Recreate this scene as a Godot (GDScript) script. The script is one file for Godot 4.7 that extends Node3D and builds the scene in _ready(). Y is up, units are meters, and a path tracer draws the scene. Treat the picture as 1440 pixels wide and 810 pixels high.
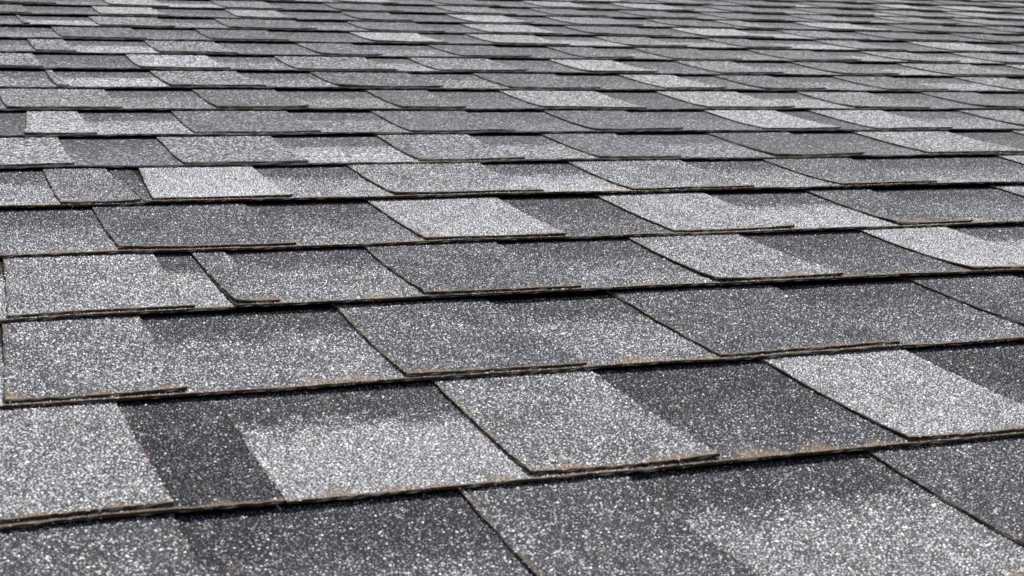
extends Node3D
# A low-slope roof of weathered laminated asphalt shingles, looked at up the slope from close above it.
# Roof axes: x along the courses, -z up the slope, y out of the roof. Course k has its butt line at z = -k * EXPOSURE.

const EXPOSURE := 0.143        # visible height of a course
const LAYER := 0.0018          # thickness of one layer of shingle
const PITCH := 9.46            # degrees, a 2 in 12 roof
const NEAR_COURSES := 4        # up to here every mineral granule is a small stone of its own
const GRAIN := 0.00116         # spacing of the granules
const FAR_COURSES := 26

class Buffer:
	var v := PackedVector3Array()
	var n := PackedVector3Array()
	var c := PackedColorArray()
	var uv := PackedVector2Array()
	var i := PackedInt32Array()

var grit := FastNoiseLite.new()      # clumps of like granules
var rng := RandomNumberGenerator.new()
var wave := FastNoiseLite.new()      # slow buckling
var ragged := FastNoiseLite.new()    # cut edges
var blotch := FastNoiseLite.new()    # tone
var worn := FastNoiseLite.new()      # brown, worn rims
var roof: Node3D
var tone_mats: Array[StandardMaterial3D] = []
var bed_mat: StandardMaterial3D
var grain_mat: StandardMaterial3D
var edge_mat: StandardMaterial3D
var n_grains := 0

# granule colours: black, charcoal, slate, pale grey, white (real base colours, linear)
var stone := [Color(0.024, 0.0245, 0.027), Color(0.055, 0.0572, 0.066), Color(0.182, 0.188, 0.217), Color(0.425, 0.434, 0.462), Color(0.73, 0.735, 0.745)]
# cumulative share of each colour in the six blends, darkest blend first
var blend := [
	[0.33, 0.75, 0.965, 0.991], [0.19, 0.53, 0.91, 0.977], [0.11, 0.34, 0.79, 0.95],
	[0.09, 0.25, 0.53, 0.84], [0.05, 0.13, 0.30, 0.72], [0.004, 0.018, 0.075, 0.70]]


func _ready() -> void:
	# --- camera, sky, sun, exposure
	roof = Node3D.new()
	roof.name = "shingle_roof"
	roof.position = Vector3(0, 3, 0)
	roof.rotation_degrees = Vector3(PITCH, 0, 0)
	add_child(roof)
	roof.set_meta("label", "low-slope roof of weathered grey laminated asphalt shingles with pale, mid and charcoal tabs")
	roof.set_meta("category", "roof")
	roof.set_meta("kind", "thing")

	var cam := Camera3D.new()
	cam.name = "camera"
	cam.fov = 20.63
	cam.near = 0.02
	cam.far = 400.0
	var look := Basis(Vector3(0.92942, 0.05978, 0.36416), Vector3(0.04217, 0.96312, -0.26574), Vector3(-0.36662, 0.26234, 0.89262)).orthonormalized()
	cam.transform = roof.transform * Transform3D(look, Vector3(0, 0.2674, 0.6022))
	var lens := CameraAttributesPhysical.new()
	lens.frustum_focal_length = 65.92
	lens.frustum_focus_distance = 1.12
	lens.exposure_aperture = 42.0
	lens.frustum_near = 0.02
	lens.frustum_far = 400.0
	cam.attributes = lens
	add_child(cam)

	var env := Environment.new()
	env.background_mode = Environment.BG_SKY
	var sky := Sky.new()
	var air := ProceduralSkyMaterial.new()
	air.sky_top_color = Color(0.52, 0.56, 0.62)
	air.sky_horizon_color = Color(0.78, 0.81, 0.84)
	air.ground_bottom_color = Color(0.20, 0.19, 0.17)
	air.ground_horizon_color = Color(0.52, 0.54, 0.55)
	air.sky_curve = 0.12
	sky.sky_material = air
	env.sky = sky
	env.tonemap_mode = Environment.TONE_MAPPER_LINEAR
	env.tonemap_exposure = 1.38
	env.sdfgi_enabled = true
	env.ssao_enabled = true
	env.ssil_enabled = true
	var we := WorldEnvironment.new()
	we.name = "environment"
	we.environment = env
	add_child(we)

	var sun := DirectionalLight3D.new()
	sun.name = "sun"
	sun.light_energy = 1.45
	sun.light_color = Color(1.0, 0.982, 0.96)
	sun.light_angular_distance = 0.5
	sun.shadow_enabled = true
	add_child(sun)
	var to_sun := Vector3(0.34, 1.0, -0.32).normalized()
	sun.look_at_from_position(to_sun * 20.0, Vector3.ZERO, Vector3.UP)

	# --- materials
	rng.seed = 7
	for set_up in [[wave, 3, 6.0], [ragged, 5, 260.0], [blotch, 11, 22.0], [worn, 17, 30.0], [grit, 23, 210.0]]:
		var noise: FastNoiseLite = set_up[0]
		noise.seed = set_up[1]
		noise.frequency = set_up[2]
		noise.noise_type = FastNoiseLite.TYPE_SIMPLEX_SMOOTH
		noise.fractal_octaves = 2
	make_materials()

	# --- the roof
	var deck := MeshInstance3D.new()
	deck.name = "roof_deck"
	var slab := BoxMesh.new()
	slab.size = Vector3(6.4, 0.018, 4.7)
	deck.mesh = slab
	var board := StandardMaterial3D.new()
	board.albedo_color = Color(0.03, 0.028, 0.026).linear_to_srgb()
	board.roughness = 0.95
	board.metallic_specular = 0.1
	deck.material_override = board
	deck.position = Vector3(1.7, -0.019, -1.65)
	roof.add_child(deck)
	lay_courses()
	print("granules ", n_grains)


# ---------------------------------------------------------------- materials

func make_materials() -> void:
	grain_mat = plain_mat(0.68, 0.35)
	bed_mat = plain_mat(0.95, 0.1)
	edge_mat = plain_mat(0.9, 0.12)
	# pictures of loose mineral granules for the courses farther off, one per blend, and one relief for all
	var side := 1024
	var reach := 0.42
	var relief := Image.create_empty(side, side, false, Image.FORMAT_RGBA8)
	relief.fill(Color(0.12, 0.12, 0.12))
	var px := side / reach
	var sprites := []
	var bumps := []
	for q in 40:
		var r := 0.00062 * px * (rng.randf_range(0.65, 1.3) if q < 35 else rng.randf_range(1.5, 1.9))
		var flat := rng.randf_range(0.65, 1.0)
		var turn := rng.randf() * PI
		var m := int(ceil(r)) * 2 + 1
		var mask := Image.create_empty(m, m, false, Image.FORMAT_RGBA8)
		var bump := Image.create_empty(m, m, false, Image.FORMAT_RGBA8)
		for y in m:
			for x in m:
				var d := Vector2(x - m / 2, y - m / 2).rotated(turn)
				d.y /= flat
				var s := clampf((r - d.length()) * 1.3 + 0.4, 0.0, 1.0)
				mask.set_pixel(x, y, Color(1, 1, 1, s))
				var hgt := clampf(1.0 - 0.55 * d.length_squared() / (r * r), 0.2, 1.0)
				bump.set_pixel(x, y, Color(hgt, hgt, hgt, s))
		sprites.append(mask)
		bumps.append(bump)
	var tinted := []
	for mask in sprites:
		var row := []
		for c in stone:
			for k in 3:
				var t: Color = (c * [0.78, 1.0, 1.22][k])
				t = Color(minf(t.r, 0.9), minf(t.g, 0.9), minf(t.b, 0.9)).linear_to_srgb()
				var im := Image.create_empty(mask.get_width(), mask.get_height(), false, Image.FORMAT_RGBA8)
				for y in mask.get_height():
					for x in mask.get_width():
						im.set_pixel(x, y, Color(t.r, t.g, t.b, mask.get_pixel(x, y).a))
				row.append(im)
		tinted.append(row)
	var pictures: Array[Image] = []
	for b in 6:
		var im := Image.create_empty(side, side, false, Image.FORMAT_RGBA8)
		im.fill(Color(0.025, 0.025, 0.026).linear_to_srgb())
		pictures.append(im)
	for at in int(reach * reach / (GRAIN * GRAIN) * 1.25):
		var x := rng.randi_range(0, side - 1)
		var y := rng.randi_range(0, side - 1)
		var q := rng.randi_range(0, 39)
		var r1 := rng.randf()
		var shade := rng.randi_range(0, 2)
		var m: int = sprites[q].get_width()
		var box := Rect2i(0, 0, m, m)
		var places := [Vector2i(x, y)]
		if x + m > side:
			places.append(Vector2i(x - side, y))
		if y + m > side:
			places.append(Vector2i(x, y - side))
		for place in places:
			relief.blend_rect(bumps[q], box, place)
			for b in 6:
				pictures[b].blend_rect(tinted[q][pick(b, r1) * 3 + shade], box, place)
	relief.bump_map_to_normal_map(3.0)
	var bent := ImageTexture.create_from_image(relief)
	for b in 6:
		var m := StandardMaterial3D.new()
		m.albedo_texture = ImageTexture.create_from_image(pictures[b])
		m.uv1_scale = Vector3(1.0 / reach, 1.0 / reach, 1)
		m.normal_enabled = true
		m.normal_texture = bent
		m.normal_scale = 1.0
		m.vertex_color_use_as_albedo = true
		m.roughness = 0.68
		m.metallic_specular = 0.35
		tone_mats.append(m)


func plain_mat(rough: float, spec: float) -> StandardMaterial3D:
	var m := StandardMaterial3D.new()
	m.vertex_color_use_as_albedo = true
	m.roughness = rough
	m.metallic_specular = spec
	return m


func pick(b: int, r: float) -> int:
	var share: Array = blend[b]
	for k in 4:
		if r < share[k]:
			return k
	return 4


# ---------------------------------------------------------------- the courses

# Each row is one tab of the upper layer: left edge, right edge (mm), its blend, and the blend of the lower layer to its right.
# A row with a negative blend has no tab: only the lower layer changes there. Blends run from 0 charcoal to 5 near white.
func rows_of(k: int) -> Array:
	match k:
		-1: return [[-4, 106, 2.3, 2.4], [228, 313, 2.2, 3.9], [439, 545, 1.9, 1.5]]
		0: return [[-5, 105, 3.9, 10.1], [151, 151, -1, 4.9], [263, 358, 3.3, 1.2], [464, 562, 4.5, 0.8]]
		1: return [[-82, 28, 3, 4.2], [50, 136, 3.0, 3.1, 9, 2], [250, 354, 2.1, 3.1], [437, 558, 1.6, 1.9], [667, 757, 1.5, 2]]
		2: return [[-72, 38, 3, 4.1], [62, 166, 3.4, 4.3, 8, 2], [191, 216, 2.3, 2.9], [309, 413, 1.7, 2.2], [513, 611, 3.3, 1.2], [718, 804, 4.7, 4.5]]
		3: return [[-68, 42, 3, 2.4], [143, 262, 1.4, 1.9], [356, 465, 4.2, 1.1], [554, 658, 3.9, 4.3], [757, 828, 1.6, 1.9], [959, 1049, 4, 2]]
		4: return [[-52, 58, 3, 3.3], [121, 179, 2.4, 2, 1, 8], [181, 181, -1, 10.6], [188, 295, 4.8, 3.1, 11, 2], [378, 506, 3.0, 4.0], [588, 705, 2.8, 2.9], [794, 897, 1.7, 2.1], [1074, 1164, 3, 2]]
		5: return [[37, 147, 4.3, 1.8], [237, 344, 3.3, 4.6], [447, 547, 2.9, 3.6], [623, 707, 2.1, 3.0], [812, 913, 1.4, 1.6], [993, 1115, 3.7, 1.3], [1203, 1293, 4, 2]]
		6: return [[-30, 80, 2, 1.1], [120, 183, 4.8, 4.3, 14, 2], [272, 393, 2.1, 2.8], [484, 593, 1.6, 2.0], [683, 784, 1.6, 2.2], [883, 979, 4.8, 1.3], [1025, 1125, 4.2, 3], [1238, 1328, 3, 2]]
		7: return [[116, 226, 3.0, 2.7], [321, 418, 1.6, 2.8], [520, 593, 1.6, 2.0], [685, 811, 3.8, 1.2], [891, 1007, 4.2, 4], [1093, 1199, 3, 2], [1285, 1375, 2, 2]]
		8: return [[-20, 90, 2, 3.0], [178, 190, 3, 4.9], [299, 405, 3, 3.0], [491, 616, 1.6, 2.9], [703, 818, 1.5, 1.7], [908, 993, 4.1, 2], [1052, 1139, 2, 2.9], [1237, 1332, 2, 4], [1445, 1535, 3, 2]]
		9: return [[68, 178, 3, 1.5], [289, 394, 4.9, 3.3], [477, 604, 2.9, 4.2], [661, 781, 3, 2], [868, 968, 4.6, 1.5], [1065, 1161, 2.8, 3.1], [1260, 1351, 2, 4], [1445, 1580, 3, 2], [1644, 1734, 4, 2]]
		10: return [[5, 115, 2, 3], [183, 231, 3, 4.7], [334, 434, 2.8, 2.3], [546, 628, 2, 2.9], [740, 844, 1.6, 2], [926, 1001, 2, 2.8], [1067, 1178, 1.5, 2.8], [1266, 1383, 2, 4], [1470, 1565, 3, 4], [1650, 1740, 3, 2]]
		11: return [[22, 132, 2, 3.1], [229, 340, 2, 2.4], [430, 535, 1.5, 1.5], [662, 770, 4.9, 1.6], [847, 963, 4.3, 4.5], [1066, 1161, 2.9, 4], [1267, 1348, 2, 4.8], [1475, 1564, 3, 1.5], [1665, 1790, 4.4, 1.5], [1884, 1974, 2, 2]]
		12: return [[31, 141, 2, 3], [193, 200, 2, 5], [298, 402, 3, 3], [485, 613, 2, 2.8], [697, 816, 2, 1.6], [890, 1013, 4.4, 1.6], [1075, 1207, 2, 2], [1277, 1400, 5, 4.8], [1487, 1591, 3, 1.5], [1652, 1776, 2, 1.5], [1861, 1951, 1.5, 2]]
		13: return [[105, 215, 2, 2], [319, 417, 5, 2], [530, 616, 3.9, 2], [727, 810, 2, 1.5], [916, 1022, 4.9, 2], [1102, 1227, 3, 3], [1300, 1406, 2, 3], [1437, 1502, 3, 2], [1609, 1733, 5, 1.5], [1814, 1939, 1.5, 2], [2033, 2123, 2, 2]]
	return []


func lay_courses() -> void:
	var tones := [1.5, 1.5, 2.0, 2.0, 2.0, 2.6, 3.0, 3.0, 4.0, 4.7]
	var spare := Buffers.new()      # the shingles beyond what the photograph shows, in one piece
	for k in range(-3, FAR_COURSES):
		rng.seed = 1000 + k * 17
		var seen_from := 0.037 + 0.0103 * k - 0.04
		var seen_to := 0.533 + 0.1152 * k + 0.05
		var rows: Array = rows_of(k).duplicate()
		if rows.is_empty():
			rows.append([120 + rng.randi_range(0, 90), 230 + rng.randi_range(0, 60), tones[rng.randi_range(0, 9)], tones[rng.randi_range(0, 9)]])
		while rows[0][0] > -1100:
			var r: int = rows[0][0] - rng.randi_range(74, 112)
			rows.push_front([r - rng.randi_range(88, 122), r, tones[rng.randi_range(0, 9)], tones[rng.randi_range(0, 9)]])
		while rows[-1][1] < 4600:
			var l: int = rows[-1][1] + rng.randi_range(74, 112)
			rows.append([l, l + rng.randi_range(88, 122), tones[rng.randi_range(0, 9)], tones[rng.randi_range(0, 9)]])
		# the ends of the metre-long shingles: at the tab edge next to a regular stagger
		var ends: Array[float] = []
		var stagger := 0.185 if k % 2 == 0 else 0.615
		for j in range(-2, 5):
			var want := stagger + j
			var best := 9.0
			for row in rows:
				var at: float = (row[0] - 0.5) * 0.001 if (k % 2 == 0 or row[2] < 0) else (row[1] + 1.0) * 0.001
				if row[2] < 0 and absf(at - want) < 0.1:
					at = row[0] * 0.001
					best = at
					break
				if absf(at - want) < absf(best - want):
					best = at
			if ends.is_empty() or best > ends[-1] + 0.3:
				ends.append(best)
		for j in ends.size() - 1:
			var a := ends[j]
			var b := ends[j + 1]
			if b < -0.9 or a > 4.3:
				continue
			var shown := k >= -1 and k <= 18 and b > seen_from and a < seen_to
			lay_shingle(k, a, b, rows, shown, spare, seen_from, seen_to)
	var mesh := spare.to_mesh(self)
	var rest := MeshInstance3D.new()
	rest.name = "shingle_field"
	rest.mesh = mesh
	rest.set_meta("kind", "stuff")
	roof.add_child(rest)


class Buffers:
	var bed := Buffer.new()
	var edge := Buffer.new()
	var grains := Buffer.new()
	var tone: Array[Buffer] = [Buffer.new(), Buffer.new(), Buffer.new(), Buffer.new(), Buffer.new(), Buffer.new()]
	func to_mesh(home) -> ArrayMesh:
		var m := ArrayMesh.new()
		var list := [[bed, home.bed_mat], [edge, home.edge_mat], [grains, home.grain_mat]]
		for b in 6:
			list.append([tone[b], home.tone_mats[b]])
		for one in list:
			var from: Buffer = one[0]
			if from.v.is_empty():
				continue
			var a := []
			a.resize(Mesh.ARRAY_MAX)
			a[Mesh.ARRAY_VERTEX] = from.v
			a[Mesh.ARRAY_NORMAL] = from.n
			a[Mesh.ARRAY_COLOR] = from.c
			if from.uv.size() == from.v.size():
				a[Mesh.ARRAY_TEX_UV] = from.uv
			a[Mesh.ARRAY_INDEX] = from.i
			m.add_surface_from_arrays(Mesh.PRIMITIVE_TRIANGLES, a)
			m.surface_set_material(m.get_surface_count() - 1, one[1])
		return m


# One rectangle of shingle surface, upper or lower layer.
class Tile:
	var k := 0
	var left := 0.0
	var right := 0.0
	var flare_l := 0.0
	var flare_r := 0.0
	var tone := 2.0
	var top_tone := 2.0     # blend of the dark band at its head
	var band := false
	var drift := 0.0        # blend change from left to right
	var lift := 0.0
	var curl_l := 0.0
	var curl_r := 0.0
	var power := 2.0
	var upper := false
	var setback := 0.0
	var from_v := -0.09
	var skew := 0.0


func lay_shingle(k: int, a: float, b: float, rows: Array, shown: bool, spare: Buffers, seen_from: float, seen_to: float) -> void:
	var into := Buffers.new() if shown else spare
	var near := shown and k <= NEAR_COURSES
	var power := 1.9 + 0.10 * clampf(k, 0, 8) + rng.randf_range(-0.6, 0.6)
	var lift := rng.randf_range(-0.0001, 0.0004)
	if (k == 2 or k == 4) and absf(a - 0.186) < 0.02:      # these two ends ride up on their neighbours
		lift += 0.0014
	var skew := rng.randf_range(-0.0006, 0.0006)
	# lower layer: one strip, its blends changing where a tab hides the change
	var cuts := []
	var last_tone := 2.0
	for row in rows:
		if row[1] * 0.001 <= a + 0.002:
			last_tone = row[3]
		elif row[0] * 0.001 < b:
			var x: float = (row[0] + row[1]) * 0.0005
			if row[2] < 0:
				x = row[1] * 0.001
			cuts.append([x, row[3]])
	var xs := [a + 0.0004]
	var ts := [last_tone]
	for c in cuts:
		if c[0] > a + 0.003 and c[0] < b - 0.003:
			xs.append(c[0])
			ts.append(c[1])
	xs.append(b - 0.0004)
	for s in ts.size():
		var t := Tile.new()
		t.k = k
		t.left = xs[s]
		t.right = xs[s + 1]
		t.band = ts[s] < 10.0
		t.tone = fmod(ts[s], 10.0)
		t.top_tone = minf(t.tone * 0.4, 0.9) if t.tone > 2.5 else t.tone * 0.35
		t.drift = rng.randf_range(-0.25, 0.25)
		t.power = power
		t.lift = lift
		t.skew = skew
		tile(t, into, near, s == 0, s == ts.size() - 1, rows, seen_from, seen_to)
	var strip: MeshInstance3D
	if shown:
		strip = part("shingle", into, roof)
	for row in rows:
		var l: float = row[0] * 0.001
		var r: float = row[1] * 0.001
		if row[2] < 0 or l < a - 0.003 or r > b + 0.004:
			continue
		var t := Tile.new()
		t.k = k
		t.left = l
		t.right = r
		t.tone = row[2]
		t.top_tone = row[2]
		t.drift = rng.randf_range(-0.7, 0.8)
		t.power = power + rng.randf_range(-0.25, 0.3)
		t.lift = lift
		t.skew = skew
		t.upper = true
		t.flare_l = row[4] * 0.001 if row.size() > 4 else rng.randf_range(-0.001, 0.003)
		t.flare_r = row[5] * 0.001 if row.size() > 5 else rng.randf_range(-0.001, 0.006)
		t.curl_l = maxf(0.0, rng.randf_range(-0.0006, 0.0016))
		t.curl_r = maxf(0.0, rng.randf_range(-0.0008, 0.0013))
		t.setback = rng.randf_range(0.0014, 0.0030)
		var own := Buffers.new() if shown else spare
		tile(t, own, near and r > seen_from - 0.06 and l < seen_to + 0.06, true, true, rows, seen_from, seen_to)
		if shown:
			part("tab", own, strip)


func part(called: String, from: Buffers, parent: Node3D) -> MeshInstance3D:
	var o := MeshInstance3D.new()
	o.name = called
	o.mesh = from.to_mesh(self)
	parent.add_child(o, true)
	return o


# height of the top of the lower layer above the plane through the butts
func height(t: Tile, x: float, v: float) -> float:
	var w := clampf(v, 0.0, 1.2)
	var h := -0.0026 + 0.0045 * pow(w, t.power)
	h += (wave.get_noise_2d(x, t.k * 3.7) * 0.0011 + t.lift + t.skew * (x - t.left)) * w * w
	if v < 0.0:
		h += v * 0.008
	if t.upper:
		var u := (x - t.left) / maxf(t.right - t.left, 0.01)
		h += LAYER + (t.curl_l * pow(clampf(1.0 - u * 2.0, 0, 1), 2.0) + t.curl_r * pow(clampf(u * 2.0 - 1.0, 0, 1), 2.0)) * pow(w, 4.0)
	return h


func butt(t: Tile, x: float) -> float:      # v of the lower edge at x
	var y := wave.get_noise_2d(x * 0.8 + 50.0, t.k * 5.1) * 0.0022 + t.skew * 0.5
	var rough := ragged.get_noise_2d(x, t.k * 9.3 + (40.0 if t.upper else 0.0)) * 0.0011
	return 1.0 + (y + rough - t.setback) / EXPOSURE


func place(t: Tile, x: float, v: float, up: float) -> Vector3:
	return Vector3(x, height(t, x, v) + up, -(t.k + 1 - v) * EXPOSURE)


func side_x(t: Tile, right: bool, v: float) -> float:
	var x := t.right - t.flare_r * (1.0 - v) if right else t.left + t.flare_l * (1.0 - v)
	return x + ragged.get_noise_2d(v * EXPOSURE + 7.0, t.k * 3.3 + x * 40.0) * 0.0010


func tone_at(t: Tile, x: float, v: float, dice := -1.0) -> float:
	var u := (x - t.left) / maxf(t.right - t.left, 0.01) - 0.5
	var y := (t.k + 1 - v) * EXPOSURE
	var soft := blotch.get_noise_2d(x, y) * 0.75 + blotch.get_noise_2d(x * 3.0 + 9.0, y * 3.0) * 0.5
	var tone := t.tone + t.drift * u + soft
	if t.band and t.tone < 2.7:
		tone += (v - 0.55) * 1.5
	if t.band:      # the charcoal band at the head of the lower layer ends in a ragged mix of granules
		var line := 0.31 + blotch.get_noise_2d(x * 0.7 + 30.0, t.k * 4.0) * 0.08 + grit.get_noise_2d(x * 0.3, t.k * 8.0 + y * 0.3) * 0.10
		var s := smoothstep(line - 0.10, line + 0.17, v)
		var head := t.top_tone + soft * 0.5
		if dice >= 0.0:
			tone = tone if dice < s else head
		else:
			tone = lerpf(head, tone, s)
	if dice >= 0.0:
		tone += grit.get_noise_2d(x, y * 0.8 + 3.0) * (1.6 if t.tone < 4.4 else 0.7)
	return clampf(tone, 0.0, 5.0)


func rim(t: Tile, x: float, v: float) -> float:     # 0..1, how far the surface is worn to brown near its edges
	var y := (t.k + 1 - v) * EXPOSURE
	var reach := 0.0018 + 0.024 * maxf(0.0, worn.get_noise_2d(x, t.k * 6.1 + (3.0 if t.upper else 0.0)) + 0.03)
	var w := 1.0 - (butt(t, x) - v) * EXPOSURE / reach
	if t.upper:      # the left side is rubbed only in places, the right side only at its foot
		var rub := worn.get_noise_2d(x * 0.6 + 80.0, y * 1.3)
		w = maxf(w, minf(0.55, 0.6 - (x - t.left - t.flare_l * (1.0 - v)) / 0.0024 + rub * 1.2) if rub > -0.1 else 0.0)
		if v > 0.8:
			w = maxf(w, (v - 0.8) * 3.0 * (1.0 - (t.right - t.flare_r * (1.0 - v) - x) / 0.004))
	var spot := clampf((worn.get_noise_2d(x * 2.2 + 5.0, y * 2.2) - 0.56) * 3.0, 0.0, 0.3)
	return clampf(maxf(w, spot), 0.0, 1.0)


func tile(t: Tile, into: Buffers, near: bool, left_side: bool, right_side: bool, rows: Array, seen_from: float, seen_to: float) -> void:
	var step := 0.004 if near else 0.007
	var nx := maxi(2, int(ceil((t.right - t.left) / step)))
	var vs: Array[float] = [t.from_v, 0.0, 0.1, 0.2, 0.28, 0.34, 0.42, 0.52, 0.63, 0.74, 0.83, 0.9, 0.95, 0.98, 1.0]
	var main := clampi(roundi(t.tone), 0, 5)
	var head := clampi(roundi(t.top_tone), 0, 5)
	var grid := []
	for r in vs.size():
		var line := []
		for q in nx + 1:
			var u := float(q) / nx
			var lx := side_x(t, false, vs[r]) if left_side else t.left
			var rx := side_x(t, true, vs[r]) if right_side else t.right
			var x := lerpf(lx, rx, u)
			var v := vs[r]
			if r > 8:
				v = lerpf(vs[8], butt(t, x), (v - vs[8]) / (1.0 - vs[8]))
			line.append([place(t, x, v, 0.0), x, v])
		grid.append(line)
	# top face: under real granules a bed of asphalt and dust, elsewhere the pictured blend
	var lo := seen_from - 0.06
	var hi := seen_to + 0.06
	for r in vs.size() - 1:
		var b := head if t.band and r < 5 else main
		for bare in [true, false]:
			if bare and not near:
				continue
			if near and not bare and t.left > lo and t.right < hi:
				continue
			var buf: Buffer = into.bed if bare else into.tone[b]
			var base := buf.v.size()
			for e in 2:
				for q in nx + 1:
					var g: Array = grid[r + e][q]
					buf.v.append(g[0])
					var v: float = g[2]
					var x: float = g[1]
					var dv := 0.02
					var slope := (height(t, x, v + dv) - height(t, x, v - dv)) / (2.0 * dv * EXPOSURE)
					var across := (height(t, x + 0.003, v) - height(t, x - 0.003, v)) / 0.006
					buf.n.append(Vector3(-across, 1.0, -slope).normalized())
					if bare:
						var dust := level(tone_at(t, x, v)) * 0.18
						buf.c.append(Color(dust, dust, dust).lerp(Color(0.15, 0.11, 0.08), rim(t, x, v)))
					else:
						var f := level(tone_at(t, x, v)) / level(float(b)) * rng.randf_range(0.86, 1.14)
						buf.c.append(Color(f, f, f).lerp(Color(0.26, 0.20, 0.155) / level(float(b)), rim(t, x, v) * 0.7))
						buf.uv.append(Vector2(x + t.k * 0.137, g[0].z) * (0.62 if t.k >= 8 else 0.85))
			for q in nx:
				if near:
					var mid: float = (grid[r][q][1] + grid[r][q + 1][1]) * 0.5
					if (mid > lo and mid < hi) != bare:
						continue
				var p := base + q
				var o := base + nx + 1 + q
				buf.i.append_array([p, p + 1, o, p + 1, o + 1, o])
	# butt and side faces
	var last := vs.size() - 1
	skirt(grid[last], Vector3(0, 0, 1), into.edge, near)
	if left_side:
		var line := []
		for r in vs.size():
			line.append(grid[r][0])
		skirt(line, Vector3(-1, 0, 0), into.edge, near)
	if right_side:
		var line := []
		for r in range(vs.size() - 1, -1, -1):
			line.append(grid[r][nx])
		skirt(line, Vector3(1, 0, 0), into.edge, near)
	if near:
		granules(t, into.grains, left_side, right_side, rows, seen_from, seen_to)


func level(tone: float) -> float:      # mean base colour of a blend
	var means := [0.094, 0.145, 0.210, 0.319, 0.429, 0.506]
	var b := clampi(int(floor(tone)), 0, 4)
	return lerpf(means[b], means[b + 1], tone - b)


# the cut edge: felt and asphalt, dark brown with stones stuck in it
func skirt(line: Array, out: Vector3, buf: Buffer, near: bool) -> void:
	var base := buf.v.size()
	for q in line.size():
		var p: Vector3 = line[q][0]
		for e in 4:
			var down := [0.0, 0.0003, 0.0011, LAYER][e] as float
			var push := [0.0, 0.0002, 0.0001, -0.0003][e] as float
			push += rng.randf_range(-0.0003, 0.0004) if e > 0 else 0.0
			buf.v.append(p + out * push - Vector3(0, down, 0))
			buf.n.append((out + Vector3(0, [0.7, 0.3, 0.0, -0.2][e], 0)).normalized())
			var c := Color(0.30, 0.225, 0.165) if e == 0 else ((Color(0.06, 0.045, 0.034) if near else Color(0.19, 0.148, 0.115)) if e == 1 else (Color(0.04, 0.033, 0.028) * (1.0 if near else 2.6) if e == 2 else Color(0.03, 0.026, 0.023)))
			buf.c.append(c * rng.randf_range(0.5, 1.4) if rng.randf() > (0.12 if near else 0.24) else Color(0.45, 0.42, 0.37))
	for q in line.size() - 1:
		for e in 3:
			var p := base + q * 4 + e
			buf.i.append_array([p, p + 4, p + 1, p + 4, p + 5, p + 1])


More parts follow.
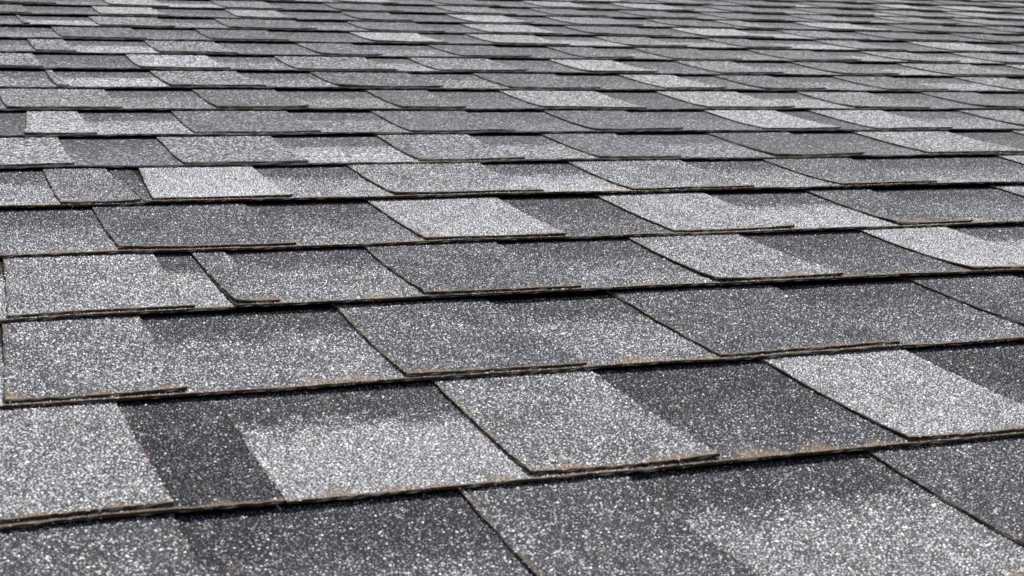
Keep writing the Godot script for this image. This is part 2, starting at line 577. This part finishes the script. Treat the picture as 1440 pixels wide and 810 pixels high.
# every mineral granule as a small low stone
func granules(t: Tile, buf: Buffer, left_side: bool, right_side: bool, rows: Array, seen_from: float, seen_to: float) -> void:
	var from := maxf(t.left - 0.004, seen_from - 0.06)
	var to := minf(t.right + 0.006, seen_to + 0.06)
	if to <= from:
		return
	var covered := []        # stretches of the lower layer that lie under a tab
	if not t.upper:
		for row in rows:
			if row[2] >= 0:
				covered.append(Vector2(row[0] * 0.001 + 0.005, row[1] * 0.001 - 0.004))
	var nx := int((to - from) / GRAIN)
	var ny := int(1.05 * EXPOSURE / GRAIN)
	var sides := 5 if t.k <= 1 else 4
	for row_at in ny + 1:
		for q in nx + 1:
			var x := from + (q + rng.randf()) * GRAIN
			var v := -0.03 + (row_at + rng.randf()) * GRAIN / EXPOSURE
			var lower := butt(t, x)
			if v > lower:
				continue
			if left_side and x < side_x(t, false, v):
				continue
			if not left_side and x < t.left:
				continue
			if right_side and x > side_x(t, true, v):
				continue
			if not right_side and x > t.right:
				continue
			if not t.upper and v < 0.96:
				var hid := false
				for c in covered:
					if x > c.x and x < c.y:
						hid = true
						break
				if hid:
					continue
			var tone := tone_at(t, x, v, rng.randf())
			var b := clampi(int(floor(tone + rng.randf())), 0, 5)
			var c: Color = stone[pick(b, rng.randf())]
			var hue := rng.randf_range(-0.05, 0.05)
			c = c * (rng.randf_range(0.72, 1.25) if c.g > 0.1 else rng.randf_range(0.5, 1.7)) * Color(1.0 + hue, 1.0, 1.0 - hue * 1.3)
			var w := rim(t, x, v)
			if w > 0.0:      # rubbed bare and rust-stained
				var lum := 0.55 + 0.9 * clampf(c.g, 0.0, 0.5)
				c = c.lerp(Color(0.36, 0.278, 0.215) * lum * rng.randf_range(0.6, 1.2), minf(1.0, w * 1.5) * 0.8)
			var odd := rng.randf()
			if odd < 0.0007:
				c = [Color(0.45, 0.07, 0.03), Color(0.5, 0.26, 0.06), Color(0.34, 0.24, 0.14), Color(0.5, 0.42, 0.25)][rng.randi_range(0, 3)]
			c = Color(minf(c.r, 0.86), minf(c.g, 0.86), minf(c.b, 0.86))
			var size := GRAIN * (0.36 + 0.50 * pow(rng.randf(), 1.4))
			if rng.randf() < 0.005:
				size *= 1.6      # a loose chip
			var tall := size * rng.randf_range(0.35, 0.75)
			stone_at(place(t, x, v, 0.0), Vector3.UP, size, tall, sides, c, buf)
	# stones in the cut edge
	var along := from
	while along < to:
		along += GRAIN * rng.randf_range(0.3, 0.9)
		if along < t.left or along > t.right:
			continue
		var p := place(t, along, butt(t, along), -LAYER * rng.randf_range(0.1, 0.9))
		var pale := rng.randf()
		var c := Color(0.05, 0.042, 0.036) if pale < 0.74 else (Color(0.13, 0.10, 0.078) if pale < 0.88 else Color(0.5, 0.48, 0.45))
		stone_at(p, Vector3(0, 0.1, 1).normalized(), GRAIN * rng.randf_range(0.3, 0.55), GRAIN * 0.3, sides, c * rng.randf_range(0.6, 1.3), buf)


func stone_at(p: Vector3, out: Vector3, size: float, tall: float, sides: int, c: Color, buf: Buffer) -> void:
	var base := buf.v.size()
	var across := Vector3.RIGHT
	var along := across.cross(out)
	var turn := rng.randf() * TAU
	var flat := rng.randf_range(0.65, 1.0)
	var tilt := Vector2(rng.randf_range(-0.5, 0.5), rng.randf_range(-0.5, 0.5))
	buf.v.append(p + out * tall + across * tilt.x * size * 0.6 + along * tilt.y * size * 0.6)
	buf.n.append((out + across * tilt.x + along * tilt.y).normalized())
	buf.c.append(c)
	for s in sides:
		var ang := turn + TAU * (s + rng.randf_range(-0.25, 0.25)) / sides
		var d := across * cos(ang) + along * sin(ang) * flat
		buf.v.append(p + d * size * rng.randf_range(0.75, 1.15) - out * 0.00015)
		buf.n.append((d * 1.1 + out * 0.45).normalized())
		buf.c.append(c)
	for s in sides:
		buf.i.append(base)
		buf.i.append(base + 1 + s)
		buf.i.append(base + 1 + (s + 1) % sides)
	n_grains += 1
